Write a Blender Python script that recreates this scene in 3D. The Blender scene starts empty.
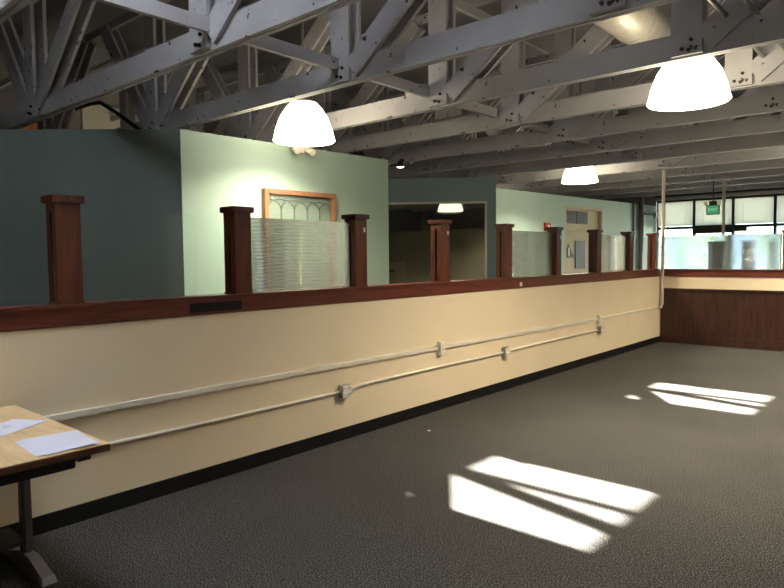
import bpy, bmesh, math, random
from mathutils import Vector, Matrix
random.seed(7)
S = bpy.context.scene
C = S.collection
PI = math.pi

# ------------------------------------------------------------------ materials
def mat(name):
    m = bpy.data.materials.new(name); m.use_nodes = True
    nt = m.node_tree; nt.nodes.clear()
    out = nt.nodes.new('ShaderNodeOutputMaterial')
    return m, nt, out

def lin(r, g, b):
    f = lambda c: (c/255/12.92) if c/255 <= .04045 else ((c/255+.055)/1.055)**2.4
    return (f(r), f(g), f(b), 1)

def paint(name, rgb, rough=.6, var=.08, scale=3.0, bump=.05, bscale=60, spec=.3, stretch=(1,1,1), metal=0, dark=None, dth=.7, dscale=30):
    """plain coating with mild mottling, optional dark specks, fine bump"""
    m, nt, out = mat(name); N = nt.nodes; L = nt.links
    b = N.new('ShaderNodeBsdfPrincipled'); L.new(b.outputs[0], out.inputs[0])
    tc = N.new('ShaderNodeTexCoord'); mp = N.new('ShaderNodeMapping'); mp.inputs['Scale'].default_value = stretch
    L.new(tc.outputs['Object'], mp.inputs[0])
    n = N.new('ShaderNodeTexNoise'); n.inputs['Scale'].default_value = scale; n.inputs['Detail'].default_value = 5
    L.new(mp.outputs[0], n.inputs['Vector'])
    r = N.new('ShaderNodeValToRGB'); c = lin(*rgb)
    r.color_ramp.elements[0].position = .3; r.color_ramp.elements[1].position = .7
    r.color_ramp.elements[0].color = tuple(x*(1-var) for x in c[:3])+(1,)
    r.color_ramp.elements[1].color = tuple(min(1, x*(1+var)) for x in c[:3])+(1,)
    L.new(n.outputs[0], r.inputs[0]); col = r.outputs[0]
    if dark:
        n3 = N.new('ShaderNodeTexNoise'); n3.inputs['Scale'].default_value = dscale; n3.inputs['Detail'].default_value = 2
        L.new(mp.outputs[0], n3.inputs['Vector'])
        r3 = N.new('ShaderNodeValToRGB'); r3.color_ramp.elements[0].position = dth; r3.color_ramp.elements[1].position = dth+.04
        L.new(n3.outputs[0], r3.inputs[0])
        mx = N.new('ShaderNodeMixRGB'); mx.inputs[2].default_value = lin(*dark)
        L.new(r3.outputs[0], mx.inputs[0]); L.new(col, mx.inputs[1]); col = mx.outputs[0]
    L.new(col, b.inputs['Base Color'])
    b.inputs['Roughness'].default_value = rough; b.inputs['Metallic'].default_value = metal
    b.inputs['Specular IOR Level'].default_value = spec
    if bump:
        n2 = N.new('ShaderNodeTexNoise'); n2.inputs['Scale'].default_value = bscale; n2.inputs['Detail'].default_value = 3
        L.new(mp.outputs[0], n2.inputs['Vector'])
        bp = N.new('ShaderNodeBump'); bp.inputs['Strength'].default_value = bump; bp.inputs['Distance'].default_value = .01
        L.new(n2.outputs[0], bp.inputs['Height']); L.new(bp.outputs[0], b.inputs['Normal'])
    return m

def wood(name, a, bcol, rough=.35, stretch=(8,8,.7), scale=3, spec=.4, bump=.04):
    m, nt, out = mat(name); N = nt.nodes; L = nt.links
    b = N.new('ShaderNodeBsdfPrincipled'); L.new(b.outputs[0], out.inputs[0])
    tc = N.new('ShaderNodeTexCoord'); mp = N.new('ShaderNodeMapping'); mp.inputs['Scale'].default_value = stretch
    L.new(tc.outputs['Object'], mp.inputs[0])
    n = N.new('ShaderNodeTexNoise'); n.inputs['Scale'].default_value = scale; n.inputs['Detail'].default_value = 8
    n.inputs['Distortion'].default_value = 1.2
    L.new(mp.outputs[0], n.inputs['Vector'])
    r = N.new('ShaderNodeValToRGB'); r.color_ramp.elements[0].position = .3; r.color_ramp.elements[1].position = .72
    r.color_ramp.elements[0].color = lin(*a); r.color_ramp.elements[1].color = lin(*bcol)
    L.new(n.outputs[0], r.inputs[0]); L.new(r.outputs[0], b.inputs['Base Color'])
    b.inputs['Roughness'].default_value = rough; b.inputs['Specular IOR Level'].default_value = spec
    bp = N.new('ShaderNodeBump'); bp.inputs['Strength'].default_value = bump; bp.inputs['Distance'].default_value = .01
    L.new(n.outputs[0], bp.inputs['Height']); L.new(bp.outputs[0], b.inputs['Normal'])
    return m

def emit(name, rgb, strength):
    m, nt, out = mat(name)
    e = nt.nodes.new('ShaderNodeEmission'); e.inputs[0].default_value = rgb+(1,); e.inputs[1].default_value = strength
    nt.links.new(e.outputs[0], out.inputs[0]); return m

def glass(name, transp, rough, tint=(1,1,1), gloss=.08, trans_white=.0, grough=.05):
    """thin sheet: see-through + blurred refraction + a little reflection + optional milky translucency"""
    m, nt, out = mat(name); N = nt.nodes; L = nt.links
    t = N.new('ShaderNodeBsdfTransparent'); t.inputs[0].default_value = tint+(1,)
    r = N.new('ShaderNodeBsdfRefraction'); r.inputs[0].default_value = tint+(1,)
    r.inputs['Roughness'].default_value = rough; r.inputs['IOR'].default_value = 1.12
    m1 = N.new('ShaderNodeMixShader'); m1.inputs[0].default_value = transp
    L.new(r.outputs[0], m1.inputs[1]); L.new(t.outputs[0], m1.inputs[2])
    tr = N.new('ShaderNodeBsdfTranslucent'); tr.inputs[0].default_value = (.85,.88,.86,1)
    df = N.new('ShaderNodeBsdfDiffuse'); df.inputs[0].default_value = (.8,.85,.8,1)
    m4 = N.new('ShaderNodeMixShader'); m4.inputs[0].default_value = .35
    L.new(tr.outputs[0], m4.inputs[1]); L.new(df.outputs[0], m4.inputs[2])
    m2 = N.new('ShaderNodeMixShader'); m2.inputs[0].default_value = trans_white
    L.new(m1.outputs[0], m2.inputs[1]); L.new(m4.outputs[0], m2.inputs[2])
    g = N.new('ShaderNodeBsdfGlossy'); g.inputs['Roughness'].default_value = grough
    m3 = N.new('ShaderNodeMixShader'); m3.inputs[0].default_value = gloss
    L.new(m2.outputs[0], m3.inputs[1]); L.new(g.outputs[0], m3.inputs[2])
    L.new(m3.outputs[0], out.inputs[0]); return m

def carpet_mat():
    m, nt, out = mat('speckled_carpet'); N = nt.nodes; L = nt.links
    b = N.new('ShaderNodeBsdfPrincipled'); L.new(b.outputs[0], out.inputs[0])
    tc = N.new('ShaderNodeTexCoord')
    n = N.new('ShaderNodeTexNoise'); n.inputs['Scale'].default_value = 135; n.inputs['Detail'].default_value = 2; n.inputs['Roughness'].default_value = .6
    L.new(tc.outputs['Object'], n.inputs['Vector'])
    r = N.new('ShaderNodeValToRGB'); e = r.color_ramp.elements
    e[0].position = .36; e[0].color = lin(24,24,25); e[1].position = .68; e[1].color = lin(146,142,134)
    e2 = r.color_ramp.elements.new(.50); e2.color = lin(44,43,42)
    L.new(n.outputs[0], r.inputs[0])
    n2 = N.new('ShaderNodeTexNoise'); n2.inputs['Scale'].default_value = 1.3; n2.inputs['Detail'].default_value = 3
    L.new(tc.outputs['Object'], n2.inputs['Vector'])
    r2 = N.new('ShaderNodeValToRGB'); r2.color_ramp.elements[0].position = .3; r2.color_ramp.elements[1].position = .7
    r2.color_ramp.elements[0].color = (.8,.8,.8,1); r2.color_ramp.elements[1].color = (1,1,1,1)
    L.new(n2.outputs[0], r2.inputs[0])
    mx = N.new('ShaderNodeMixRGB'); mx.blend_type = 'MULTIPLY'; mx.inputs[0].default_value = 1
    L.new(r.outputs[0], mx.inputs[1]); L.new(r2.outputs[0], mx.inputs[2])
    L.new(mx.outputs[0], b.inputs['Base Color'])
    b.inputs['Roughness'].default_value = .85; b.inputs['Specular IOR Level'].default_value = .25
    bp = N.new('ShaderNodeBump'); bp.inputs['Strength'].default_value = .2; bp.inputs['Distance'].default_value = .002
    L.new(n.outputs[0], bp.inputs['Height']); L.new(bp.outputs[0], b.inputs['Normal'])
    return m

M = {}
LS, LB, LW = 9, 10, 75
M['carpet'] = carpet_mat()
M['cream'] = paint('cream_wall_paint', (232,214,182), .55, .03, 1.5, .03, 80)
M['teal'] = paint('dark_teal_wall_paint', (114,128,127), .6, .04, 1.2, .03, 80)
M['green'] = paint('pale_sage_wall_paint', (170,194,182), .6, .04, 1.2, .03, 80)
M['blue'] = paint('grey_blue_wall_paint', (134,158,166), .6, .04, 1.2, .03, 80)
M['beige'] = paint('beige_alcove_paint', (186,176,140), .6, .04, 1.2, .03, 80)
M['taupe'] = paint('taupe_room_paint', (120,114,96), .7, .08, 2, .05, 60)
M['drab'] = paint('dim_grey_wall', (140,138,140), .8, .12, 1.0, .1, 30)
M['roof'] = paint('grey_roof_deck', (128,128,132), .85, .15, .8, .15, 20, stretch=(1,.3,1))
M['truss'] = paint('greyed_white_timber_paint', (182,180,184), .65, .10, 2.2, .10, 40, dark=(70,64,60), dth=.68, dscale=16)
M['bolt'] = paint('rusty_bolt', (70,60,56), .6, .1, 20, .1, 60, metal=.6)
M['mahog'] = wood('reddish_mahogany', (66,34,24), (106,60,42))
M['mahogY'] = wood('reddish_mahogany_rail', (82,39,29), (116,61,47), stretch=(8,.7,8))
M['mahogX'] = wood('reddish_mahogany_far_rail', (82,39,29), (116,61,47), stretch=(.7,8,8))
M['wains'] = wood('dark_mahogany_ply', (50,29,23), (74,46,38), stretch=(6,6,.8), rough=.4)
M['slot'] = paint('dark_groove', (22,14,12), .8, .1)
M['black'] = paint('black_rubber', (16,16,17), .5, .1, 5, .05, 40)
M['dark'] = paint('dark_grey_metal', (44,46,50), .5, .1, 5, .03, 50)
M['white'] = paint('white_plastic', (232,226,212), .4, .03, 6, 0)
M['raceway'] = paint('off_white_raceway', (224,214,196), .45, .03, 6, 0)
M['steel'] = paint('dull_steel', (150,146,140), .4, .06, 12, .02, 60, metal=.5)
M['galv'] = paint('galvanised_duct', (205,200,190), .45, .1, 2.5, .08, 14, metal=.35, stretch=(1,4,1))
M['orangewood'] = wood('orange_pine', (150,86,40), (196,122,66), stretch=(6,6,.8), rough=.6)
M['framewood'] = wood('honey_pine_frame', (136,94,68), (168,122,92), stretch=(6,6,1), rough=.5)
M['lead'] = paint('grey_lead_came', (70,84,78), .5, .05)
M['maple'] = wood('maple_tabletop', (220,184,134), (238,208,164), stretch=(1.2,9,9), rough=.4)
M['edge'] = wood('dark_table_edge', (84,54,38), (110,72,50), stretch=(2,2,9))
M['legmetal'] = paint('grey_leg_metal', (98,96,94), .45, .05, 8, .02, 60, metal=.3)
M['footmetal'] = paint('pale_grey_foot', (150,148,150), .45, .05, 8, .02, 60, metal=.2)
M['paper'] = paint('white_paper', (226,224,240), .8, .02, 5, 0)
M['ink'] = paint('grey_ink', (96,98,130), .8, .02)
M['lamp'] = emit('glowing_lamp_shade', (1.0, .87, .61), LS)
M['lens'] = emit('glowing_lamp_mouth', (1.0, .88, .67), LB)
M['lampdim'] = emit('dim_glowing_lamp_shade', (1.0, .88, .62), 1.1)
M['lampgap'] = emit('bright_lamp_crown', (1.0, .92, .72), 1.6)
M['red'] = paint('red_alarm_plastic', (178,40,32), .4, .03)
M['exit'] = emit('green_exit_face', (.10, .38, .18), .5)
M['exittext'] = emit('pale_exit_letters', (.30, .80, .42), .7)
M['clear'] = glass('clear_pane', .95, .0, (.98,1,.99), .015)
M['reed'] = glass('reeded_panel', .50, .10, (.97,1,.97), .12, .30, .15)
M['frost'] = glass('frosted_reeded_panel', .08, .17, (.54,.585,.64), .03, .18, .2)
M['artglass'] = glass('pale_leaded_glass', .7, .1, (.97,1,.97), .01, .25, .1)
M['mullion'] = paint('dark_window_frame', (30,34,36), .5, .05)
M['leaf'] = paint('garden_leaves', (120,140,104), .7, .4, 6, .2, 20)
M['ground'] = paint('outside_paving', (176,170,160), .8, .1, 1)
M['bark'] = paint('brown_bark', (86,46,34), .8, .2, 8, .2, 20)
M['cabinet'] = paint('beige_cabinet_steel', (128,122,98), .5, .03)

def blind_mat():
    m, nt, out = mat('translucent_blind_fabric'); N = nt.nodes; L = nt.links
    d = N.new('ShaderNodeBsdfDiffuse'); d.inputs[0].default_value = lin(222,222,216)
    t = N.new('ShaderNodeBsdfTranslucent'); t.inputs[0].default_value = lin(226,228,220)
    x = N.new('ShaderNodeMixShader'); x.inputs[0].default_value = .5
    L.new(d.outputs[0], x.inputs[1]); L.new(t.outputs[0], x.inputs[2]); L.new(x.outputs[0], out.inputs[0]); return m
M['blind'] = blind_mat()
m_, nt_, out_ = mat('added_skylight_sheet'); tl_ = nt_.nodes.new('ShaderNodeBsdfTranslucent'); tl_.inputs[0].default_value = (.68,.71,.75,1)
nt_.links.new(tl_.outputs[0], out_.inputs[0]); M['skyl'] = m_

# ------------------------------------------------------------------ mesh helpers
def box(bm, x0, x1, y0, y1, z0, z1):
    v = [bm.verts.new(p) for p in ((x0,y0,z0),(x1,y0,z0),(x1,y1,z0),(x0,y1,z0),(x0,y0,z1),(x1,y0,z1),(x1,y1,z1),(x0,y1,z1))]
    for f in ((3,2,1,0),(4,5,6,7),(0,1,5,4),(1,2,6,5),(2,3,7,6),(3,0,4,7)): bm.faces.new([v[i] for i in f])

def hexa(bm, bot, top):
    """solid from a bottom and a top polygon with the same count"""
    a = [bm.verts.new(p) for p in bot]; b = [bm.verts.new(p) for p in top]; n = len(a)
    bm.faces.new(a[::-1]); bm.faces.new(b)
    for i in range(n): bm.faces.new((a[i], a[(i+1)%n], b[(i+1)%n], b[i]))

def beam(bm, p0, p1, w, t, up=(0,0,1)):
    """board p0-p1: width w across (in the plane of 'up'), thickness t"""
    p0 = Vector(p0); p1 = Vector(p1); d = (p1-p0).normalized()
    s = d.cross(Vector(up)).normalized(); u = s.cross(d).normalized()
    q = lambda p: [p+u*(a*w/2)+s*(b*t/2) for a, b in ((-1,-1),(1,-1),(1,1),(-1,1))]
    hexa(bm, q(p0), q(p1))

def tube(bm, pts, r, n=10):
    pts = [Vector(p) for p in pts]; rings = []
    for i, p in enumerate(pts):
        d = (pts[min(i+1, len(pts)-1)]-pts[max(i-1, 0)]).normalized()
        h = Vector((0,0,1)) if abs(d.z) < .9 else Vector((1,0,0))
        s = d.cross(h).normalized(); u = s.cross(d)
        rings.append([bm.verts.new(p+s*math.cos(2*PI*k/n)*r+u*math.sin(2*PI*k/n)*r) for k in range(n)])
    for a, b in zip(rings, rings[1:]):
        for k in range(n): bm.faces.new((a[k], a[(k+1)%n], b[(k+1)%n], b[k])).smooth = True
    bm.faces.new(rings[0][::-1]); bm.faces.new(rings[-1])

def lathe(bm, prof, n=32, cx=0, cy=0, cap0=True, cap1=True):
    rings = [[bm.verts.new((cx+r*math.cos(2*PI*k/n), cy+r*math.sin(2*PI*k/n), z)) for k in range(n)] for r, z in prof]
    for a, b in zip(rings, rings[1:]):
        for k in range(n): bm.faces.new((a[k], a[(k+1)%n], b[(k+1)%n], b[k])).smooth = True
    if cap0: bm.faces.new(rings[0][::-1])
    if cap1: bm.faces.new(rings[-1])

def obj(name, bm, m, parent=None, bevel=0, loc=None):
    if bevel: bmesh.ops.bevel(bm, geom=bm.edges[:], offset=bevel, segments=2, affect='EDGES', clamp_overlap=True)
    bmesh.ops.recalc_face_normals(bm, faces=bm.faces[:])
    me = bpy.data.meshes.new(name); bm.to_mesh(me); bm.free(); me.materials.append(m)
    o = bpy.data.objects.new(name, me); C.objects.link(o)
    if parent: o.parent = parent
    if loc: o.location = loc
    return o

def bx(name, m, x0, x1, y0, y1, z0, z1, parent=None, bevel=0):
    bm = bmesh.new(); box(bm, x0, x1, y0, y1, z0, z1); return obj(name, bm, m, parent, bevel)

def tag(o, label, cat, group=None, kind=None):
    if label: o['label'] = label
    if cat: o['category'] = cat
    if group: o['group'] = group
    if kind: o['kind'] = kind
    return o

def thing(name, label, cat, loc=(0,0,0), rz=0, group=None):
    o = bpy.data.objects.new(name, None); C.objects.link(o); o.location = loc; o.rotation_euler = (0,0,rz)
    o.empty_display_size = .1
    return tag(o, label, cat, group)

def struct(o, label=None, cat=None):
    o['kind'] = 'structure'
    return tag(o, label, cat)

def dup(root, loc, label, rz=None, group=None):
    r = root.copy(); C.objects.link(r); r.location = loc
    if rz is not None: r.rotation_euler = (0,0,rz)
    r['label'] = label
    if group: r['group'] = group
    for ch in list(root.children):
        c = ch.copy(); C.objects.link(c); c.parent = r
        for g in list(ch.children):
            d = g.copy(); C.objects.link(d); d.parent = c
    return r

# ------------------------------------------------------------------ room shell
TX = -3.96            # face of the long half wall
TY = 12.0             # face of the short half wall
ROOF = 4.95
struct(bx('floor', M['carpet'], -14, 7.2, -6.2, 17.9, -.1, 0), 'dark grey speckled carpet floor', 'floor')
# roof with two skylight openings
bm = bmesh.new()
sx0, sx1 = 3.67, 5.02
sk = [(.40, 1.80), (.40+3.825, 1.80+3.825)]
tx0, tx1, ty0, ty1 = -3.6, -1.7, -.65, 1.25           # unseen skylight, added to brighten the table
box(bm, -14, tx0, -6.2, 17.9, ROOF, ROOF+.1); box(bm, tx1, sx0, -6.2, 17.9, ROOF, ROOF+.1)
box(bm, tx0, tx1, -6.2, ty0, ROOF, ROOF+.1); box(bm, tx0, tx1, ty1, 17.9, ROOF, ROOF+.1)
box(bm, sx1, 7.2, -6.2, 17.9, ROOF, ROOF+.1)
y = -6.2
for a, b in sk: box(bm, sx0, sx1, y, a, ROOF, ROOF+.1); y = b
box(bm, sx0, sx1, y, 17.9, ROOF, ROOF+.1)
struct(obj('ceiling', bm, M['roof']), 'grey roof deck above the timber trusses', 'ceiling')
struct(bx('skylight', M['skyl'], tx0-.02, tx1+.02, ty0-.02, ty1+.02, ROOF+.1, ROOF+.106), 'unseen translucent skylight sheet added to brighten the table', 'skylight')
# outer walls
struct(bx('wall_outer_left', M['drab'], -14.1, -14, -6.2, 17.9, 0, ROOF), 'dim outer wall beyond the partitions', 'wall')
struct(bx('wall_right', M['cream'], 7.2, 7.3, -6.2, 17.9, 0, ROOF), 'outer wall on the right', 'wall')
struct(bx('wall_back', M['cream'], -14, 7.2, -6.3, -6.2, 0, ROOF), 'plain wall behind the viewer', 'wall')

# long half wall
struct(bx('wall_left', M['cream'], TX-.14, TX, -1.5, TY+.14, 0, 1.20), 'long cream painted half wall', 'wall')
struct(bx('baseboard_left', M['black'], TX, TX+.012, -1.5, TY, 0, .105), 'black rubber baseboard along the long half wall', 'baseboard')
bm = bmesh.new()
box(bm, TX-.15, TX+.012, -1.5, TY+.15, 1.205, 1.312)
box(bm, TX-.165, TX+.028, -1.5, TY+.165, 1.312, 1.335)
struct(obj('trim_1', bm, M['mahogY'], bevel=.003), 'mahogany cap rail on the long half wall', 'rail')
# short half wall
struct(bx('wall_far', M['cream'], TX, 5.5, TY, TY+.14, 0, 1.20), 'short cream half wall across the far end', 'wall')
bm = bmesh.new()
box(bm, TX+.03, 5.5, TY-.012, TY+.15, 1.205, 1.312); box(bm, TX+.03, 5.5, TY-.028, TY+.165, 1.312, 1.335)
struct(obj('trim_2', bm, M['mahogX'], bevel=.003), 'mahogany cap rail on the far half wall', 'rail')
bm = bmesh.new()
box(bm, TX+.015, 5.5, TY-.012, TY, .15, .955)
box(bm, TX+.015, 5.5, TY-.03, TY, .955, .99)                    # cap strip
box(bm, TX+.015, 5.5, TY-.02, TY, 0, .155)                      # wooden base board
x = -3.36
for x in (-3.36, -2.67, -2.30, -1.62, -.93, -.25, .45):
    box(bm, x-.03, x+.03, TY-.019, TY-.01, .155, .955)          # flat stiles over the joints
struct(obj('trim_3', bm, M['wains'], bevel=.002), 'dark mahogany panelled wainscot on the far half wall', 'wainscot')

# vent slot in the rail, price sticker on rail
t = thing('vent_slot', 'black rectangular vent slot set in the rail of the long half wall', 'vent', (TX+.013, 2.6, 1.222))
bx('vent_frame', M['black'], 0, .004, -.215, .215, 0, .068, t)
bm = bmesh.new()
box(bm, .004, .006, -.205, .205, .006, .062)
obj('grille', bm, M['slot'], t)
tag(bx('rail_sticker', M['white'], TX+.0125, TX+.0135, 6.9, 6.96, 1.225, 1.275), 'small white sticker stuck on the face of the long mahogany rail', 'sticker')

# ------------------------------------------------------------------ partitions behind the half wall
def slab(name, a, b, th, z0, z1, m, holes=(), label=None):
    """vertical wall from a to b (front face on the line), thickness behind; holes = (s0, s1, za, zb)"""
    a = Vector((a[0], a[1], 0)); b = Vector((b[0], b[1], 0)); L = (b-a).length
    bm = bmesh.new()
    s = 0
    for (s0, s1, za, zb) in holes:
        if s0 > s: box(bm, s, s0, 0, th, z0, z1)
        if za > z0: box(bm, s0, s1, 0, th, z0, za)
        if zb < z1: box(bm, s0, s1, 0, th, zb, z1)
        s = s1
    if s < L: box(bm, s, L, 0, th, z0, z1)
    o = obj(name, bm, m); o.location = a; o.rotation_euler = (0, 0, math.atan2(b.y-a.y, b.x-a.x))
    return struct(o, label, 'wall')
PH = 2.9
cnr = Vector((-5.845, 3.479)); dd = Vector((1.30, 1.208)).normalized()
far = cnr - dd*5.0
slab('wall_near_left', far, cnr, .12, 0, PH, M['teal'], label='dark teal angled partition wall at the left')
slab('wall_middle_left', cnr, (-5.708, 6.474), .12, 0, PH, M['green'], label='pale sage green partition wall with the leaded panel')
ba = Vector((-7.054, 7.996)); bb = Vector((-5.678, 9.138)); bd = (bb-ba).normalized(); b0 = ba - bd*2.2
slab('wall_blue_left', b0, bb, .12, 0, PH, M['blue'], [(.55, 2.2+1.639, 0.9, 2.505)], label='grey-blue angled partition wall with an interior window')
ga = Vector((-6.56, 10.56)); gb = Vector((-5.945, 17.6)); gdir = (gb-ga).normalized()
gang = math.atan2(gdir.y, gdir.x)
slab('wall_green_far', ga, gb, .12, 0, PH, M['green'], [(2.49, 4.17, 0, 2.69)], label='pale green far partition wall with the doorway alcove')

# interior window in the blue wall
w = bpy.data.objects.new('window_5', None); C.objects.link(w); struct(w, 'interior window with a thin white edge in the blue wall', 'window')
w.location = (b0.x, b0.y, 0); w.rotation_euler = (0, 0, math.atan2(bd.y, bd.x))
s0, s1, za, zb = .55, 3.839, .9, 2.505
bm = bmesh.new()
box(bm, s0, s1, -.006, .03, zb-.03, zb); box(bm, s1-.035, s1, -.006, .03, za, zb-.03); box(bm, s0, s0+.03, -.006, .03, za, zb-.03); box(bm, s0, s1, -.006, .03, za-.03, za)
obj('window_frame', bm, M['white'], w)
bx('pane', M['clear'], s0+.03, s1-.035, .05, .056, za, zb-.03, w)

# doorway alcove in the far green wall
d = bpy.data.objects.new('door_1', None); C.objects.link(d); struct(d, 'recessed beige doorway with dark transom panes', 'door')
d.location = (ga.x, ga.y, 0); d.rotation_euler = (0, 0, gang)
bm = bmesh.new()
a0, a1, dep = 2.49, 4.17, .07
box(bm, a0, a1, dep, dep+.06, 0, 2.16); box(bm, a0, a0+.06, .0, dep, 0, 2.69); box(bm, a1-.06, a1, .0, dep, 0, 2.69)
box(bm, a0+.06, a1-.06, 0, dep, 2.63, 2.69); box(bm, a0+.06, a1-.06, dep, dep+.06, 2.16, 2.69)
box(bm, a0+.06, a1-.06, dep-.03, dep, 2.13, 2.19)
obj('alcove_lining', bm, M['beige'], d)
bm = bmesh.new(); box(bm, a0+.08, a0+.56, dep-.02, dep-.001, 2.31, 2.59); box(bm, a0+.58, a0+1.06, dep-.02, dep-.001, 2.31, 2.59)
obj('transom_pane', bm, M['mullion'], d)
bm = bmesh.new(); box(bm, 3.03, 3.45, dep-.02, dep-.001, 1.30, 1.93)
obj('door_pane', bm, M['dark'], d)
# restroom sign (triangle)
def tri_sign():
    t = thing('restroom_sign', 'black triangular restroom sign with a pale figure beside the doorway panel', 'sign', (ga.x+gdir.x*2.76-math.sin(gang)*(dep-.012), ga.y+gdir.y*2.76+math.cos(gang)*(dep-.012), 1.55), gang)
    bm = bmesh.new(); h = .31
    hexa(bm, [(-.19,.0,0),(.19,.0,0),(-.04,.0,h)], [(-.19,-.012,0),(.19,-.012,0),(-.04,-.012,h)])
    obj('sign_plate', bm, M['black'], t)
    bm = bmesh.new()
    hexa(bm, [(-.05,-.012,.03),(-.01,-.012,.03),(.0,-.012,.17),(-.06,-.012,.17)], [(-.05,-.016,.03),(-.01,-.016,.03),(.0,-.016,.17),(-.06,-.016,.17)])
    n = 12; c = (-.03, .20)
    hexa(bm, [(c[0]+.024*math.cos(2*PI*k/n), -.012, c[1]+.024*math.sin(2*PI*k/n)) for k in range(n)], [(c[0]+.024*math.cos(2*PI*k/n), -.016, c[1]+.024*math.sin(2*PI*k/n)) for k in range(n)])
    obj('pictogram', bm, M['white'], t)
tri_sign()

def on_green(s, off, z): return (ga.x+gdir.x*s+math.sin(gang)*off, ga.y+gdir.y*s-math.cos(gang)*off, z)
# fire alarm box
t = thing('fire_alarm', 'red fire alarm box on the far green wall', 'fire alarm', on_green(1.74, 0, 2.12), gang)
bx('alarm_housing', M['red'], -.10, .10, -.06, 0, 0, .17, t, .006)
bx('strobe_lens', M['white'], -.03, .03, -.075, -.06, .05, .12, t, .004)
# conduits and boxes on the far end of the green wall
def gtube(name, pts, r, m, label):
    bm = bmesh.new(); tube(bm, [on_green(*p) for p in pts], r, 8)
    return tag(obj(name, bm, m), label, 'conduit', 'conduits at the far green wall')
gtube('wall_conduit', [(5.69,.03,.0),(5.69,.03,2.9)], .025, M['steel'], 'thin vertical grey conduit on the far green wall, left of the thicker pipe')
gtube('wall_conduit', [(6.05,.07,.0),(6.05,.07,3.06)], .06, M['steel'], 'thick vertical grey-blue pipe on the far green wall')
gtube('wall_conduit', [(6.16,.04,.02),(6.16,.04,2.60),(6.22,.04,2.66),(6.95,.04,2.66)], .022, M['dark'], 'thin dark conduit bending along the far green wall to a junction box')
t = thing('junction_box', 'pale electrical box high on the far green wall above the bent conduit', 'electrical box', on_green(6.22, 0, 2.72), gang, 'boxes on the far green wall')
bx('box_body', M['white'], -.07, .07, -.06, 0, 0, .17, t, .005); bx('cover_plate', M['raceway'], -.06, .06, -.066, -.06, .01, .16, t)
dup(t, on_green(6.98, 0, 2.56), 'pale electrical box at the right end of the bent conduit by the window wall')

# ------------------------------------------------------------------ leaded glass panel on the green wall
g1d = (Vector((-5.708, 6.474))-cnr).normalized(); g1a = math.atan2(g1d.y, g1d.x)
p = cnr + g1d*.955
t = thing('leaded_glass_panel', 'tall honey pine framed leaded glass panel with pointed arches on the sage wall', 'leaded panel', (p.x, p.y, 1.0), g1a)
W, H = 1.05, 1.375
bm = bmesh.new()
box(bm, 0, .055, -.075, 0, 0, H); box(bm, W-.055, W, -.075, 0, 0, H)
box(bm, .055, W-.055, -.075, 0, H-.055, H); box(bm, .055, W-.055, -.075, 0, 0, .08)
obj('frame', bm, M['framewood'], t, .004)
bx('pane', M['artglass'], .055, W-.055, -.04, -.036, .08, H-.055, t)
bm = bmesh.new(); iw = W-.11; n = 5; step = iw/n; z0 = 1.16
for k in range(0, n+1):
    c = .055+k*step
    pts = [(c-step*math.cos(q/16*PI), -.038, z0+.105*math.sin(q/16*PI)) for q in range(17)]
    pts = [p for p in pts if .058 < p[0] < W-.058]
    tube(bm, pts, .006, 6)
for k in range(1, n):
    tube(bm, [(.055+k*step, -.038, .081), (.055+k*step, -.038, z0)], .006, 6)
obj('lead_came', bm, M['lead'], t)

# ------------------------------------------------------------------ mahogany posts and panels on the half walls
def make_post(label):
    t = thing('wooden_post', label, 'post', (0,0,0), 0, 'mahogany posts on the half walls')
    bm = bmesh.new(); w = .072; dp = .07; sl = .014; sd = .018
    sec = [(-dp,-w),(-sl,-w),(-sl,-w+sd),(sl,-w+sd),(sl,-w),(dp,-w),(dp,w),(sl,w),(sl,w-sd),(-sl,w-sd),(-sl,w),(-dp,w)]
    hexa(bm, [(a,b,0) for a,b in sec], [(a,b,.55) for a,b in sec])
    box(bm, -dp, dp, -w, w, .55, .605)
    obj('body', bm, M['mahog'], t)
    bm = bmesh.new(); box(bm, -.092, .092, -.093, .093, .605, .648); obj('cap', bm, M['mahog'], t, .005)
    bm = bmesh.new(); box(bm, -.076, .076, -.08, .08, 0, .012); obj('foot_moulding', bm, M['mahog'], t, .003)
    return t
rights = [1.69, 2.94, 4.21, 5.48, 6.76, 8.06, 9.38, 10.68, 11.88]
plabels = ['mahogany post nearest the viewer, standing before the dark teal wall',
 'dark mahogany post at the left end of the large corrugated panel',
 'mahogany post at the right end of the large corrugated panel, with a small sticker',
 'mahogany post standing before the dark interior window',
 'mahogany post just right of the interior window, before the blue wall edge',
 'mahogany post partly covering the red fire alarm',
 'mahogany post just right of the doorway, left of the small ribbed panel',
 'mahogany post at the right of the small ribbed panel, before the far green wall',
 'mahogany post in the far corner beside the cream conduit pole']
PX = TX-.075
posts = []
p0 = make_post(plabels[0]); p0.location = (PX, rights[0]-.085, 1.335); posts.append(p0)
for k in range(1, 9): posts.append(dup(p0, (PX, rights[k]-.085, 1.335), plabels[k]))
posts.append(dup(p0, (-1.965, TY+.075, 1.335), 'mahogany post at the right edge, at the end of the frosted panel', rz=-PI/2))
for k in (2, 3, 5):
    o = bx('sticker', M['white'], .0705, .0715, .03, .052, .49, .53, posts[k]); o['label'] = 'small cream sticker'

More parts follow.
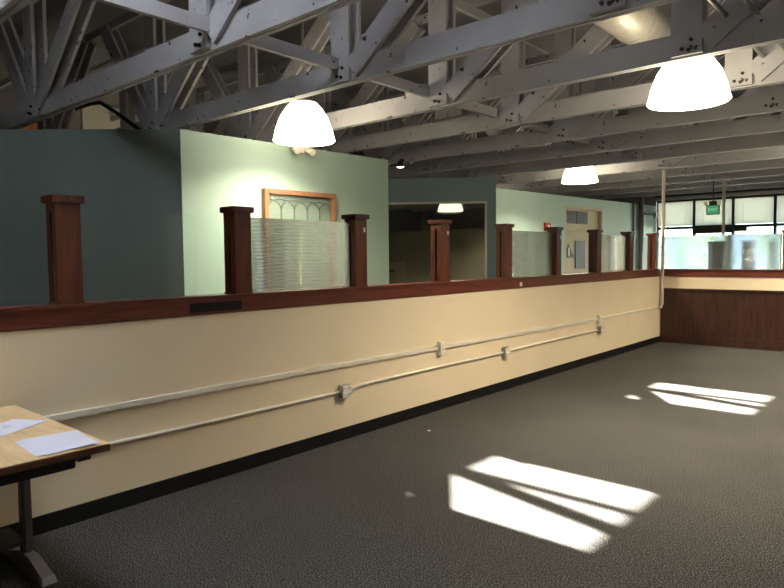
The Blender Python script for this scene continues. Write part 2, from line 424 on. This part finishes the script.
def sheet(name, m, L, z0, z1, period, amp, label, group, loc, rz, th=.004):
    """horizontally ribbed sheet along +y of local frame with real corrugation"""
    bm = bmesh.new(); n = int((z1-z0)/period*8)
    rows = []
    for side in (1, -1):
        r = []
        for i in range(n+1):
            z = z0+(z1-z0)*i/n; x = amp*math.sin(2*PI*(z-z0)/period)+side*th/2
            r.append((bm.verts.new((x, 0, z)), bm.verts.new((x, L, z))))
        rows.append(r)
    for r in rows:
        for a, b in zip(r, r[1:]): bm.faces.new((a[0], a[1], b[1], b[0])).smooth = True
    f, k = rows
    for e in (0, 1):
        for i in range(n): bm.faces.new((f[i][e], f[i+1][e], k[i+1][e], k[i][e]))
    bm.faces.new((f[0][0], f[0][1], k[0][1], k[0][0])); bm.faces.new((f[n][0], f[n][1], k[n][1], k[n][0]))
    o = obj(name, bm, m); o.location = loc; o.rotation_euler = (0,0,rz)
    return tag(o, label, 'panel', group)
def gap(k): return rights[k]-.003, rights[k+1]-.167
G = 'ribbed translucent panels between the posts'
y0, y1 = gap(1); sheet('corrugated_panel', M['reed'], y1-y0, 0, .575, .0285, .0040, 'large translucent corrugated panel before the leaded glass panel', G, (PX, y0, 1.336), 0)
y0, y1 = gap(4); sheet('corrugated_panel', M['reed'], y1-y0, 0, .575, .0285, .0040, 'translucent ribbed panel between the blue wall edge and the red fire alarm', G, (PX, y0, 1.336), 0)
y0, y1 = gap(6); sheet('corrugated_panel', M['reed'], y1-y0, 0, .575, .0285, .0040, 'narrow translucent ribbed panel just right of the doorway', G, (PX, y0, 1.336), 0)
for k, lb in ((0, 'clear glass pane between the two nearest posts, before the teal and sage corner'), (7, 'clear glass pane before the conduits, left of the far corner post')):
    y0, y1 = gap(k)
    tag(bx('glass_pane', M['clear'], PX-.003, PX+.003, y0, y1, 1.336, 1.911), lb, 'glass pane', 'clear panes between the posts')
sheet('corrugated_panel', M['frost'], 1.84, 0, .59, .0262, .003, 'wide frosted ribbed panel on the far half wall before the windows', G, (-2.077, TY+.075, 1.336), PI/2)
tag(bx('edge_strip', M['white'], -2.075, -2.060, TY+.06, TY+.09, 1.336, 1.93), 'thin pale edge strip between the frosted panel and the right-edge post', 'edge strip')

# ------------------------------------------------------------------ raceways, conduits, outlets on the long wall
def raceway(name, pts, hw, dp, m, label):
    t = thing(name, label, 'raceway', (TX+.001, 0, 0))
    for a, b in pts:
        bm = bmesh.new()
        hexa(bm, [(TX,a[0],a[1]-hw),(TX+dp,a[0],a[1]-hw*.85),(TX+dp,a[0],a[1]+hw*.85),(TX,a[0],a[1]+hw)],
                 [(TX,b[0],b[1]-hw),(TX+dp,b[0],b[1]-hw*.85),(TX+dp,b[0],b[1]+hw*.85),(TX,b[0],b[1]+hw)])
        o = obj('channel', bm, m, t); o.location = (-TX, 0, 0)
raceway('cable_raceway', [((-.5,.668),(3.5,.666)),((3.5,.666),(5.224,.656)),((5.316,.656),(9.194,.636)),((9.286,.636),(11.87,.640))], .021, .022, M['raceway'], 'white flat cable raceway, the upper of the two along the half wall')
bm = bmesh.new()
cz = [(-.5,.44),(1.9,.437),(2.8,.433),(3.72,.432),(3.98,.440),(4.06,.452),(4.3,.456),(5.2,.458),(6.38,.452),(6.68,.462),(7.5,.468),(9.22,.470)]
tube(bm, [(TX+.014, a, b) for a, b in cz], .0135, 8)
tag(obj('wall_conduit', bm, M['raceway']), 'cream painted round conduit, the lower run along the long half wall', 'conduit')
def outlet(y, z, label, first=None, two=True):
    if first: return dup(first, (TX, y, z), label)
    t = thing('outlet_box', label, 'outlet box', (TX, y, z), 0, 'surface outlet boxes on the conduit')
    bx('box_body', M['steel'], 0, .058, -.055, .055, -.055, .055, t, .005)
    bx('cover_plate', M['white'], .058, .062, -.052, .052, -.052, .052, t, .001)
    for yy in (-.027, .027):
        for zz in (-.028, .028):
            rc = bx('receptacle', M['raceway'], .062, .0665, yy-.017, yy+.017, zz-.016, zz+.016, t)
            for q in (-.006, .006): bx('slot', M['black'], .0665, .0672, yy+q-.0013, yy+q+.0013, zz-.003, zz+.007, rc)
    return t
o1 = outlet(3.86, .437, 'steel outlet box on the lower conduit, nearest the table')
outlet(6.55, .462, 'steel outlet box on the lower conduit, middle of the three', o1)
outlet(9.29, .470, 'steel outlet box ending the lower conduit, farthest of the three', o1)
t = thing('raceway_box', 'white outlet box on the upper raceway, nearer of the two', 'outlet box', (TX, 5.27, .655), 0, 'white boxes on the upper raceway')
bx('box_body', M['white'], 0, .048, -.045, .045, -.068, .068, t, .005)
bx('cover_plate', M['white'], .048, .052, -.04, .04, -.06, .06, t, .001)
for zz in (-.024, .024): bx('receptacle', M['raceway'], .052, .056, -.017, .017, zz-.016, zz+.016, t)
dup(t, (TX, 9.24, .635), 'white outlet box on the upper raceway, the farther one above the last steel box')

# pole conduit in the far corner, up to the truss
bm = bmesh.new(); tube(bm, [(TX+.035,11.90,.640),(TX+.035,11.955,.648),(TX+.05,11.955,.69),(TX+.05,11.955,1.6),(TX+.05,11.955,3.4)], .03, 12)
tag(obj('conduit_pole', bm, M['raceway']), 'cream vertical conduit pole in the far corner rising to the trusses', 'pole')
t = thing('utility_pole', 'pale thin pole behind the frosted panel with small crossarm at its top', 'pole', (-3.47, 14.25, 0))
bm = bmesh.new(); tube(bm, [(0,0,0),(0,0,3.15)], .028, 10); obj('shaft', bm, M['raceway'], t)
bm = bmesh.new(); tube(bm, [(-.11,0,3.07),(.11,0,3.07)], .012, 8); tube(bm, [(0,0,3.13),(-.13,0,3.23)], .012, 8); tube(bm, [(0,0,3.13),(.15,0,3.25)], .012, 8); obj('crossarm', bm, M['raceway'], t)

# ------------------------------------------------------------------ trusses
Ys = [2.72+1.275*k for k in range(-2, 12)]
ZC = 3.10
def vpair(bm, p0, p1, w, lo, hi):
    for s in (-1, 1):
        yy = s*(lo+hi)/2
        beam(bm, (p0[0], yy, p0[1]), (p1[0], yy, p1[1]), w, hi-lo, up=(0,1,0))
def board(bm, p0, p1, w, ylo, yhi):
    p0 = Vector((p0[0], 0, p0[1])); p1 = Vector((p1[0], 0, p1[1])); d = (p1-p0).normalized(); n = Vector((-d.z, 0, d.x))*w/2
    q = [p0-n, p0+n, p1+n, p1-n]
    hexa(bm, [(v.x, ylo, v.z) for v in q], [(v.x, yhi, v.z) for v in q])
def pair(bm, p0, p1, w, lo, hi):
    board(bm, p0, p1, w, -hi, -lo); board(bm, p0, p1, w, lo, hi)
VX = [-10.6, -7.25, -4.03, -1.67]
DG = [((-10.45,3.2),(-9.0,4.58)), ((-7.36,3.22),(-8.4,4.58)), ((-7.13,3.2),(-5.42,4.58)), ((-3.90,3.2),(-2.05,4.6)),
      ((-1.55,3.2),(.2,4.6)), ((1.64,3.15),(2.94,4.6)), ((3.05,4.56),(4.9,3.15)), ((6.7,4.58),(5.1,3.15))]
def make_truss(label):
    t = thing('roof_truss', label, 'roof truss', (0,0,0), 0, 'grey-white timber roof trusses')
    bm = bmesh.new()
    for s in (-1, 1):
        a, b = (.006, .042) if s > 0 else (-.042, -.006)
        box(bm, -13.9, 7.1, a, b, ZC, ZC+.195)
    obj('bottom_chord', bm, M['truss'], t)
    bm = bmesh.new(); box(bm, -13.9, 7.1, -.027, .027, 4.58, 4.68); obj('top_chord', bm, M['truss'], t)
    for x in VX:
        bm = bmesh.new(); pair(bm, (x, ZC+.015), (x, 4.66), .225, .043, .078); obj('post', bm, M['truss'], t)
        for (qx, qz) in ((-.03, .06), (.035, .12), (.02, .045)):
            n = 6; r = .014; bm = bmesh.new()
            hexa(bm, [(x+qx+r*math.cos(2*PI*k/n), -.0785, ZC+qz+r*math.sin(2*PI*k/n)) for k in range(n)], [(x+qx+r*math.cos(2*PI*k/n), -.094, ZC+qz+r*math.sin(2*PI*k/n)) for k in range(n)])
            obj('bolt', bm, M['bolt'], t)
    for a, b in DG:
        bm = bmesh.new(); pair(bm, a, b, *((.15, .0, .06) if a[0] == 3.05 else (.165 if a[0] > 1 else .195, .0435, .0765))); obj('diagonal_brace', bm, M['truss'], t)
    return t
ordn = ['first','second','third','fourth','fifth','sixth','seventh','eighth','ninth','tenth','eleventh','twelfth']
root = None
for k, yy in enumerate(Ys):
    i = k-2                                   # index 0 = the truss whose chord crosses the top left corner
    if i == 0: lb = 'nearest timber truss in view, its chord crossing the top left corner above the teal wall'
    elif i == 1: lb = 'second timber truss in view, its chord passing just before the lamp over the sage wall'
    elif i == 2: lb = 'third timber truss in view, its chord lit right behind the lamp over the sage wall'
    elif i == 3: lb = 'fourth timber truss in view, its chord lit right behind the largest lamp'
    elif i == 7: lb = 'eighth timber truss in view, its bottom chord lit behind the farthest lamp'
    elif i > 0: lb = '%s timber truss in view counted from the viewer' % ordn[min(i, 11)]
    else: lb = 'timber truss over the viewer, %s before the first one in view' % ['one','two'][-i-1]
    if root is None: root = make_truss(lb); root.location = (0, yy, 0)
    else: dup(root, ({0:-.13, 1:.03, 2:.12, 3:.19}.get(i, .2 if i > 0 else 0), yy, 0), lb)
# longitudinal braces between trusses
def brace(x, z, k, label, w=.10, tk=.045):
    a, b = Ys[k]+.074, Ys[k+1]-.074
    tag(bx('longitudinal_brace', M['truss'], x-tk/2, x+tk/2, a, b, z, z+w), label, 'brace', 'timber braces between the trusses')
nm = ['first','second','third','fourth','fifth','sixth','seventh','eighth','ninth']
for k in range(1, 8):
    i = k-2
    brace(-4.03, 3.21, k, 'low timber brace running back from the %s' % ('truss over the viewer to the first one' if i < 0 else nm[i]+' truss in view'))
for k in range(2, 6):
    brace(-4.03, 4.24, k, 'high timber brace running back from the %s truss in view' % nm[k-2])

# pipes running lengthwise above the chords, and the round duct
def lpipe(x, z, r, label, y0=-3, y1=16):
    bm = bmesh.new(); tube(bm, [(x, y0, z), (x, y1, z)], r, 8)
    tag(obj('ceiling_conduit', bm, M['steel']), label, 'conduit', 'conduits running along the roof')
lpipe(-1.28, 3.34, .02, 'thin steel conduit running lengthwise over the chords, right of the largest lamp')
lpipe(-1.10, 3.34, .02, 'thin steel conduit running lengthwise near the top right corner')
t = thing('round_duct', 'pale round sheet metal duct running lengthwise above the chords', 'duct', (-2.3, 0, 3.80))
bm = bmesh.new()
tube(bm, [(0,5.38,0),(0,7.45,0)], .2, 28); obj('duct_tube', bm, M['galv'], t)
for yy in (5.40, 6.1, 6.8, 7.43):
    bm = bmesh.new(); tube(bm, [(0,yy-.015,0),(0,yy+.015,0)], .208, 28); obj('seam_ring', bm, M['galv'], t)

# ------------------------------------------------------------------ lamps
def make_lamp(label, m):
    t = thing('pendant_lamp', label, 'lamp', (0,0,0), 0, 'bell-shaped pendant lamps')
    bm = bmesh.new()
    lathe(bm, [(.312,0),(.320,.010),(.312,.03),(.292,.12),(.248,.24),(.186,.335),(.14,.385)], 40, cap0=False)
    obj('lamp_shade', bm, m, t)
    bm = bmesh.new(); lathe(bm, [(.10,.012),(.306,.013),(.306,.016),(.10,.018)], 40); obj('lens', bm, M['lens'] if m == M['lamp'] else m, t)
    bm = bmesh.new(); lathe(bm, [(.142,.386),(.13,.41),(.10,.43),(.09,.56),(.05,.6)], 24); obj('ballast_housing', bm, M['steel'], t)
    bm = bmesh.new(); tube(bm, [(0,0,.6),(0,0,ROOF-3.03)], .012, 8); obj('rod', bm, M['steel'], t)
    return t
l1 = make_lamp('glowing white bell lamp hanging over the sage green wall', M['lamp']); l1.location = (-5.06, 4.43, 2.80)
def lampdup(loc, lb):
    d = dup(l1, loc, lb)
    return d
lampdup((-1.66, 5.64, 2.85), 'largest glowing white bell lamp, hanging at the upper right')
lampdup((-5.05, 10.95, 2.91), 'small glowing white bell lamp hanging far off above the doorway')
lampdup((-.1, 8.45, 2.86), 'unseen bell lamp added beyond the right edge to light the long half wall')  # extra lamp out of view, brightens the far part of the long wall
lampdup((-1.1, 10.95, 2.88), 'unseen bell lamp added beyond the right edge to light the far half wall')  # added off to the right to brighten the far corner
lampdup((-11.9, 6.0, 2.86), 'unseen bell lamp added behind the teal partition to light the outer wall')  # added out of sight to light the boards on the outer wall
lampdup((-8.95, 12.28, 3.02), 'unseen bell lamp added above the interior window to light the dim room')  # extra hidden lamp that brightens the taupe wall
ld = make_lamp('dim bell lamp seen through the interior window in the blue wall', M['lampdim']); ld.location = (-9.4, 13.0, 2.72)

t = thing('spot_lamp', 'tiny lit spot lamp clamped on a far truss past the end of the sage wall', 'lamp', (-6.53, 7.70, 3.01))
bm = bmesh.new(); lathe(bm, [(.02,.10),(.045,.09),(.06,.0)], 16, cap1=False); obj('housing', bm, M['dark'], t)
bm = bmesh.new(); lathe(bm, [(.01,-.012),(.045,-.008),(.055,.002),(.01,.004)], 16); obj('bulb_face', bm, M['lamp'], t)
bx('bracket', M['dark'], -.012, .012, 0, .078, .085, .13, t)
# the downward beam of each lit lamp, added unseen ones included
for o in [o for o in C.objects if o.name.startswith('pendant_lamp') and o.type == 'EMPTY' and o is not ld]:
    a = bpy.data.lights.new('lamp_beam', 'AREA'); a.shape = 'DISK'; a.size = .56; a.energy = LW*(.5 if o is l1 else 1); a.spread = math.radians(145); a.color = (1, .88, .67)
    ao = bpy.data.objects.new('lamp_beam', a); C.objects.link(ao); ao.location = (o.location.x, o.location.y, o.location.z+.006)

# emergency light heads on the sage wall
pe = cnr + g1d*1.475
t = thing('emergency_light', 'twin-headed white emergency light at the top of the sage wall below the lamp', 'emergency light', (pe.x, pe.y, 2.83), g1a)
bx('battery_box', M['white'], -.07, .07, -.05, 0, .0, .07, t, .006)
for sx in (-.095, .095):
    bm = bmesh.new()
    tube(bm, [(sx*.6,-.04,.04),(sx,-.09,.03)], .012, 8)
    tube(bm, [(sx,-.06,.035),(sx*1.1,-.09,.02),(sx*1.15,-.15,-.01)], .040, 14)
    obj('lamp_head', bm, M['white'], t)
tag(bx('junction_box', M['raceway'], -4.02-.32, -4.02-.2, 5.27-.06, 5.27+.06, 3.291, 3.37), 'small pale box on the lit chord right of the sage wall lamp', 'electrical box')

# ------------------------------------------------------------------ exit sign
t = thing('exit_sign', 'green exit sign with twin lamp heads hanging before the windows', 'exit sign', (-3.64, 14.13, 2.40))
bx('sign_case', M['dark'], -.125, .125, -.025, .025, 0, .20, t, .004)
bx('sign_face', M['exit'], -.112, .112, -.030, -.026, .015, .185, t)
fc = bpy.data.curves.new('exit_letters', 'FONT'); fc.body = 'EXIT'; fc.size = .085; fc.align_x = 'CENTER'; fc.align_y = 'CENTER'; fc.extrude = .001
tmp = bpy.data.objects.new('tmp', fc); C.objects.link(tmp)
dg = bpy.context.evaluated_depsgraph_get(); me = bpy.data.meshes.new_from_object(tmp.evaluated_get(dg)); bpy.data.objects.remove(tmp)
me.materials.clear(); me.materials.append(M['exittext'])
o = bpy.data.objects.new('lettering', me); C.objects.link(o); o.parent = t; o.location = (0, -.0315, .10); o.rotation_euler = (PI/2, 0, 0)
bx('battery_case', M['dark'], -.07, .07, -.03, .03, .20, .28, t, .004)
bm = bmesh.new(); tube(bm, [(0,0,.28),(0,0,.698)], .012, 8); obj('stem', bm, M['dark'], t)
for sx in (-.12, .12):
    bm = bmesh.new(); tube(bm, [(sx,.03,.24),(sx*1.05,-.05,.225)], .035, 12); obj('lamp_head', bm, M['white'], t)

# ------------------------------------------------------------------ far window wall
WY = 17.6
bm = bmesh.new()
mx = [-5.90, -4.97, -4.06, -3.15, -2.24, -1.33]
box(bm, -14, -5.95, WY, WY+.15, 0, ROOF); box(bm, -1.25, 7.2, WY, WY+.15, 0, ROOF)
box(bm, -5.95, -1.25, WY, WY+.15, 3.02, ROOF); box(bm, -5.95, -1.25, WY, WY+.15, 0, .45)
struct(obj('wall_window', bm, M['drab']), 'far outer wall with the row of windows', 'wall')
for k in range(5):
    w = bpy.data.objects.new('window_%d' % (k+1) if k < 4 else 'window_6', None); C.objects.link(w); struct(w, 'tall dark framed window in the far wall', 'window')
    a, b = mx[k], mx[k+1]
    bm = bmesh.new()
    box(bm, a, a+.03, WY-.06, WY+.08, .45, 3.02); box(bm, b-.03, b, WY-.06, WY+.08, .45, 3.02)
    box(bm, a+.03, b-.03, WY-.02, WY+.08, 2.97, 3.02); box(bm, a+.03, b-.03, WY-.02, WY+.08, .45, .52)
    box(bm, a+.03, b-.03, WY-.03, WY+.06, 2.255, 2.325 if k != 1 else 2.34)
    if k in (1,): box(bm, a+.03, b-.03, WY-.05, WY+.06, 2.13, 2.26)
    if k == 2: box(bm, a+.03, a+.30, WY-.05, WY+.06, 2.16, 2.26)
    obj('window_frame', bm, M['mullion'], w)
    bx('pane', M['clear'], a+.03, b-.03, WY+.02, WY+.026, .52, 2.97, w)
lbs = ['pale translucent blind in the far window beside the corner pole', 'pale translucent blind in the far window behind the exit sign', 'pale translucent blind in the far window right of the thin pole', 'pale translucent blind in the far window at the right edge', 'pale translucent blind in the far window beyond the right edge']
for k in range(5):
    a, b = mx[k]+.032, mx[k+1]-.032
    t = thing('window_blind', lbs[k], 'blind', (0, WY-.04, 0), 0, 'blinds on the far windows')
    bm = bmesh.new(); n = 15
    for i in range(n):
        z = 2.335+(2.95-2.335)*i/n
        hexa(bm, [(a,-.010,z),(b,-.010,z),(b,-.004,z+.045),(a,-.004,z+.045)], [(a,-.008,z),(b,-.008,z),(b,-.002,z+.045),(a,-.002,z+.045)])
    obj('slats', bm, M['blind'], t)
    bx('head_rail', M['blind'], a, b, -.03, .01, 2.95, 2.969, t)
    bm = bmesh.new()
    for q in (.22, .78): tube(bm, [(a+(b-a)*q, -.014, 2.34), (a+(b-a)*q, -.014, 2.95)], .004, 6)
    obj('ladder_cord', bm, M['white'], t)
# soffit beam over the windows
struct(bx('trim_6', M['steel'], -5.9, 7.1, 17.42, 17.59, 3.025, 3.10), 'grey strip above the far windows', 'strip')
struct(bx('trim_4', M['mullion'], -5.9, 7.1, 17.30, 17.58, 3.105, 3.19), 'dark beam above the far windows', 'beam')

# brown columns and outside world
for a, b, m, nm_, lb in ((-3.40, -3.22, 'bark', 'brown_column', 'brown square column seen blurred through the frosted panel, below the exit sign'),
                    (-3.03, -2.94, 'bark', 'brown_column', 'slimmer brown column seen blurred through the frosted panel, right of the thin pole'),
                    (-2.76, -2.68, 'legmetal', 'grey_column', 'grey column seen blurred through the right part of the frosted panel')):
    t = thing(nm_, lb, 'column', ((a+b)/2, 13.25, 0))
    w = (b-a)/2
    bx('shaft', M[m], -w, w, -w, w, .1, 1.80, t, .008); bx('plinth', M[m], -w-.02, w+.02, -w-.02, w+.02, 0, .1, t, .008); bx('capital', M[m], -w-.015, w+.015, -w-.015, w+.015, 1.80, 1.84, t, .008)
struct(bx('ground_outside', M['ground'], -25, 20, 17.9, 45, -.3, -.1), 'paving outside the windows', 'ground')
def shrub(x, y, h, r, label):
    t = thing('shrub', label, 'shrub', (x, y, -.1), 0, 'shrubs outside the windows')
    bm = bmesh.new(); tube(bm, [(0,0,0),(.05,0,h*.5),(0,.05,h*.7)], .06, 8); obj('trunk', bm, M['bark'], t)
    bm = bmesh.new()
    for i in range(700):
        a = random.random()*2*PI; u = random.random()**.5*r; z = h*.35+random.random()*h*.65
        k = math.sin(min(1, max(.15, (z/h-.3)/.7))*PI)*.6+.4
        c = Vector((u*k*math.cos(a), u*k*math.sin(a), z)); s = .07+random.random()*.06
        n1 = Vector((random.uniform(-1,1), random.uniform(-1,1), random.uniform(-1,1))).normalized(); n2 = n1.orthogonal().normalized()
        bm.faces.new([bm.verts.new(c+n1*s), bm.verts.new(c+n2*s*.5), bm.verts.new(c-n1*s), bm.verts.new(c-n2*s*.5)])
    obj('foliage', bm, M['leaf'], t)
shrub(-8.2, 23.5, 2.9, 1.2, 'leafy shrub outside the far window beside the corner pole')
shrub(-5.6, 24.5, 2.6, 1.0, 'leafy shrub outside the middle far windows')
shrub(-3.6, 25.5, 2.8, 1.1, 'leafy shrub outside the far window at the right edge')

# ------------------------------------------------------------------ room seen through the interior window
struct(bx('wall_inner_room', M['taupe'], -13.5, -6.9, 14.6, 14.7, 0, 2.35), 'taupe wall inside the dim room behind the blue wall', 'wall')
t = thing('filing_cabinet', 'beige filing cabinet seen through the interior window', 'cabinet', (-7.72, 8.85, 0), math.atan2(bd.y, bd.x))
bx('body', M['cabinet'], -.25, .25, -.25, .25, 0, 1.50, t, .006)
for k in range(4):
    dr = bx('drawer', M['cabinet'], -.23, .23, -.268, -.25, .05+k*.36, .38+k*.36, t, .004)
    bx('handle', M['dark'], -.05, .05, -.29, -.268, .25+k*.36, .28+k*.36, dr)
tag(bx('wall_telephone', M['black'], -8.25, -8.13, 14.54, 14.599, 1.55, 1.95, bevel=.02), 'dark wall telephone on the taupe wall behind the interior window', 'telephone')
# orange timber panelling, and a pale board added for a lit ceiling beyond
struct(bx('trim_5', M['orangewood'], -13.999, -13.9, 4.85, 5.75, 3.4, 4.8), 'orange timber board glimpsed over the teal wall between the trusses', 'board')
tag(bx('lit_ceiling_stand_in', M['white'], -13.999, -13.9, 6.0, 7.6, 3.2, 4.94), 'pale board standing in for a lit ceiling glimpsed over the teal wall', 'board')

# ------------------------------------------------------------------ table and papers
TZ = .79
t = thing('work_table', 'maple topped table on grey legs at the left against the half wall', 'table', (-3.34, .46, 0))
bx('tabletop', M['maple'], -.575, .575, -1.1, .80, TZ-.004, TZ, t)
bx('edge_band', M['edge'], -.577, .577, -1.102, .802, TZ-.034, TZ-.004, t, .003)
for yy in (.72, -.9):
    bm = bmesh.new(); box(bm, -.5, .5, yy-.03, yy+.03, TZ-.075, TZ-.034); obj('support_arm', bm, M['dark'], t, .004)
    bm = bmesh.new()
    hexa(bm, [(-.25+a, yy+b, .07) for a, b in ((-.035,-.025),(.035,-.025),(.035,.025),(-.035,.025))], [(-.245+a, yy+b, TZ-.07) for a, b in ((-.026,-.024),(.026,-.024),(.026,.024),(-.026,.024))])
    obj('leg', bm, M['legmetal'], t, .012)
    bm = bmesh.new()
    hexa(bm, [(-.50,yy-.035,0),(.05,yy-.035,0),(.05,yy+.035,0),(-.50,yy+.035,0)], [(-.48,yy-.028,.035),(.03,yy-.028,.035),(.03,yy+.028,.035),(-.48,yy+.028,.035)])
    hexa(bm, [(-.44,yy-.028,.035),(.01,yy-.028,.035),(.01,yy+.028,.035),(-.44,yy+.028,.035)], [(-.29,yy-.026,.08),(-.15,yy-.026,.08),(-.15,yy+.026,.08),(-.29,yy+.026,.08)])
    obj('foot', bm, M['footmetal'], t)
bm = bmesh.new(); box(bm, -.40, -.16, -.87, .689, .15, .18); obj('stretcher_tray', bm, M['dark'], t, .006)
bm = bmesh.new(); box(bm, .43, .48, -.85, .69, TZ-.105, TZ-.034); obj('rail', bm, M['dark'], t, .004)

def paper(cx, cy, z, rz, w, h, label, curl=.006, ink=False):
    o = thing('paper_sheet', label, 'paper', (cx, cy, z), rz, 'white papers on the table')
    bm = bmesh.new(); n = 8; g = []
    for side in (0, 1):
        g.append([[bm.verts.new((w*(i/n-.5), h*(j/n-.5), side*.0006+curl*((i/n)**3*(j/n)**2))) for j in range(n+1)] for i in range(n+1)])
    for s in g:
        for i in range(n):
            for j in range(n): bm.faces.new((s[i][j], s[i+1][j], s[i+1][j+1], s[i][j+1]))
    for i in range(n):
        for e in (0, n):
            bm.faces.new((g[0][i][e], g[0][i+1][e], g[1][i+1][e], g[1][i][e])); bm.faces.new((g[0][e][i], g[0][e][i+1], g[1][e][i+1], g[1][e][i]))
    obj('sheet', bm, M['paper'], o)
    if ink:
        bm = bmesh.new()
        for k, (a, b, ln) in enumerate(((-.05,.02,.06),(-.02,-.01,.04))): box(bm, a, a+ln, b, b+.004, .0007, .001)
        obj('handwriting', bm, M['ink'], o)
P = 'papers at the front corner of the table'
paper(-2.955, 1.10, TZ+.0005, -.06, .31, .235, 'white sheet lowest in the front pile at the table corner', .0)
paper(-2.945, 1.12, TZ+.0018, -.02, .31, .23, 'white sheet in the middle of the front pile at the table corner', .0)
paper(-2.945, 1.115, TZ+.0031, -.13, .32, .235, 'white sheet lying on top of the front pile at the table corner', .012)
paper(-3.415, 1.05, TZ+.0005, .40, .20, .29, 'white sheet under the handwritten one toward the back of the table', .0)
paper(-3.405, 1.055, TZ+.0018, .46, .20, .30, 'white sheet with faint handwriting toward the back of the table', .004, True)
t = thing('pen', 'black pen lying at the left edge of view on the table', 'pen', (-3.28, .93, TZ+.006), .5)
bm = bmesh.new(); tube(bm, [(-.07,0,0),(.05,0,0)], .005, 8); obj('barrel', bm, M['black'], t)
bm = bmesh.new(); tube(bm, [(.05,0,0),(.062,0,-.001),(.07,0,-.002)], .0035, 8); obj('tip', bm, M['steel'], t)

bm = bmesh.new(); tube(bm, [(-8.0,3.38,3.42),(-7.67,3.4,3.43),(-7.4,3.4,3.40),(-7.17,3.4,3.30),(-6.9,3.4,3.17),(-6.61,3.4,3.02),(-6.4,3.4,2.93)], .022, 8)
tag(obj('hanging_cable', bm, M['black']), 'black cable drooping behind the nearest truss above the teal wall', 'cable')
# small scraps on the carpet
for (px, py, lb) in ((-3.56, 4.55, 'tiny white scrap on the carpet by the baseboard'), (-1.05, 4.7, 'tiny dark scrap on the carpet right of the sun patch')):
    tag(bx('paper_scrap', M['paper'] if px < -2 else M['dark'], px, px+.025, py, py+.02, .0005, .004), lb, 'scrap')

# ------------------------------------------------------------------ light
sd = Vector((-1.28, .525, -1)).normalized()
su = bpy.data.lights.new('sun', 'SUN'); su.energy = 110; su.angle = math.radians(.6); su.color = (1, .96, .90)
so = bpy.data.objects.new('sun', su); C.objects.link(so); so.rotation_euler = sd.to_track_quat('-Z', 'Y').to_euler(); so.location = (6, -2, 9)
wd = bpy.data.worlds.new('sky'); S.world = wd; wd.use_nodes = True
nt = wd.node_tree; bg = nt.nodes['Background']; bg.inputs[0].default_value = (.78, .90, 1.0, 1); bg.inputs[1].default_value = 3.5

# ------------------------------------------------------------------ camera
cam = bpy.data.cameras.new('camera'); co = bpy.data.objects.new('camera', cam); C.objects.link(co)
cam.sensor_width = 36; cam.lens = 635.95/784*36; cam.clip_start = .05
f_, pi_, ro_, ya_ = 635.95, math.radians(3.3363), math.radians(.5116), math.radians(41.154)
fwd = Vector((-math.sin(ya_)*math.cos(pi_), math.cos(ya_)*math.cos(pi_), -math.sin(pi_)))
right = Vector((math.cos(ya_), math.sin(ya_), 0)); down = fwd.cross(right)
r2 = math.cos(ro_)*right+math.sin(ro_)*down; d2 = -math.sin(ro_)*right+math.cos(ro_)*down
co.matrix_world = Matrix(((r2.x, -d2.x, -fwd.x, 0), (r2.y, -d2.y, -fwd.y, 0), (r2.z, -d2.z, -fwd.z, 1.6), (0,0,0,1)))
S.camera = co
S.view_settings.view_transform = 'Standard'; S.view_settings.look = 'None'; S.view_settings.gamma = 1
S.view_settings.exposure = 0.47
S.cycles.use_denoising = True
S.cycles.max_bounces = 8; S.cycles.transparent_max_bounces = 12
S.cycles.caustics_refractive = False; S.cycles.caustics_reflective = False
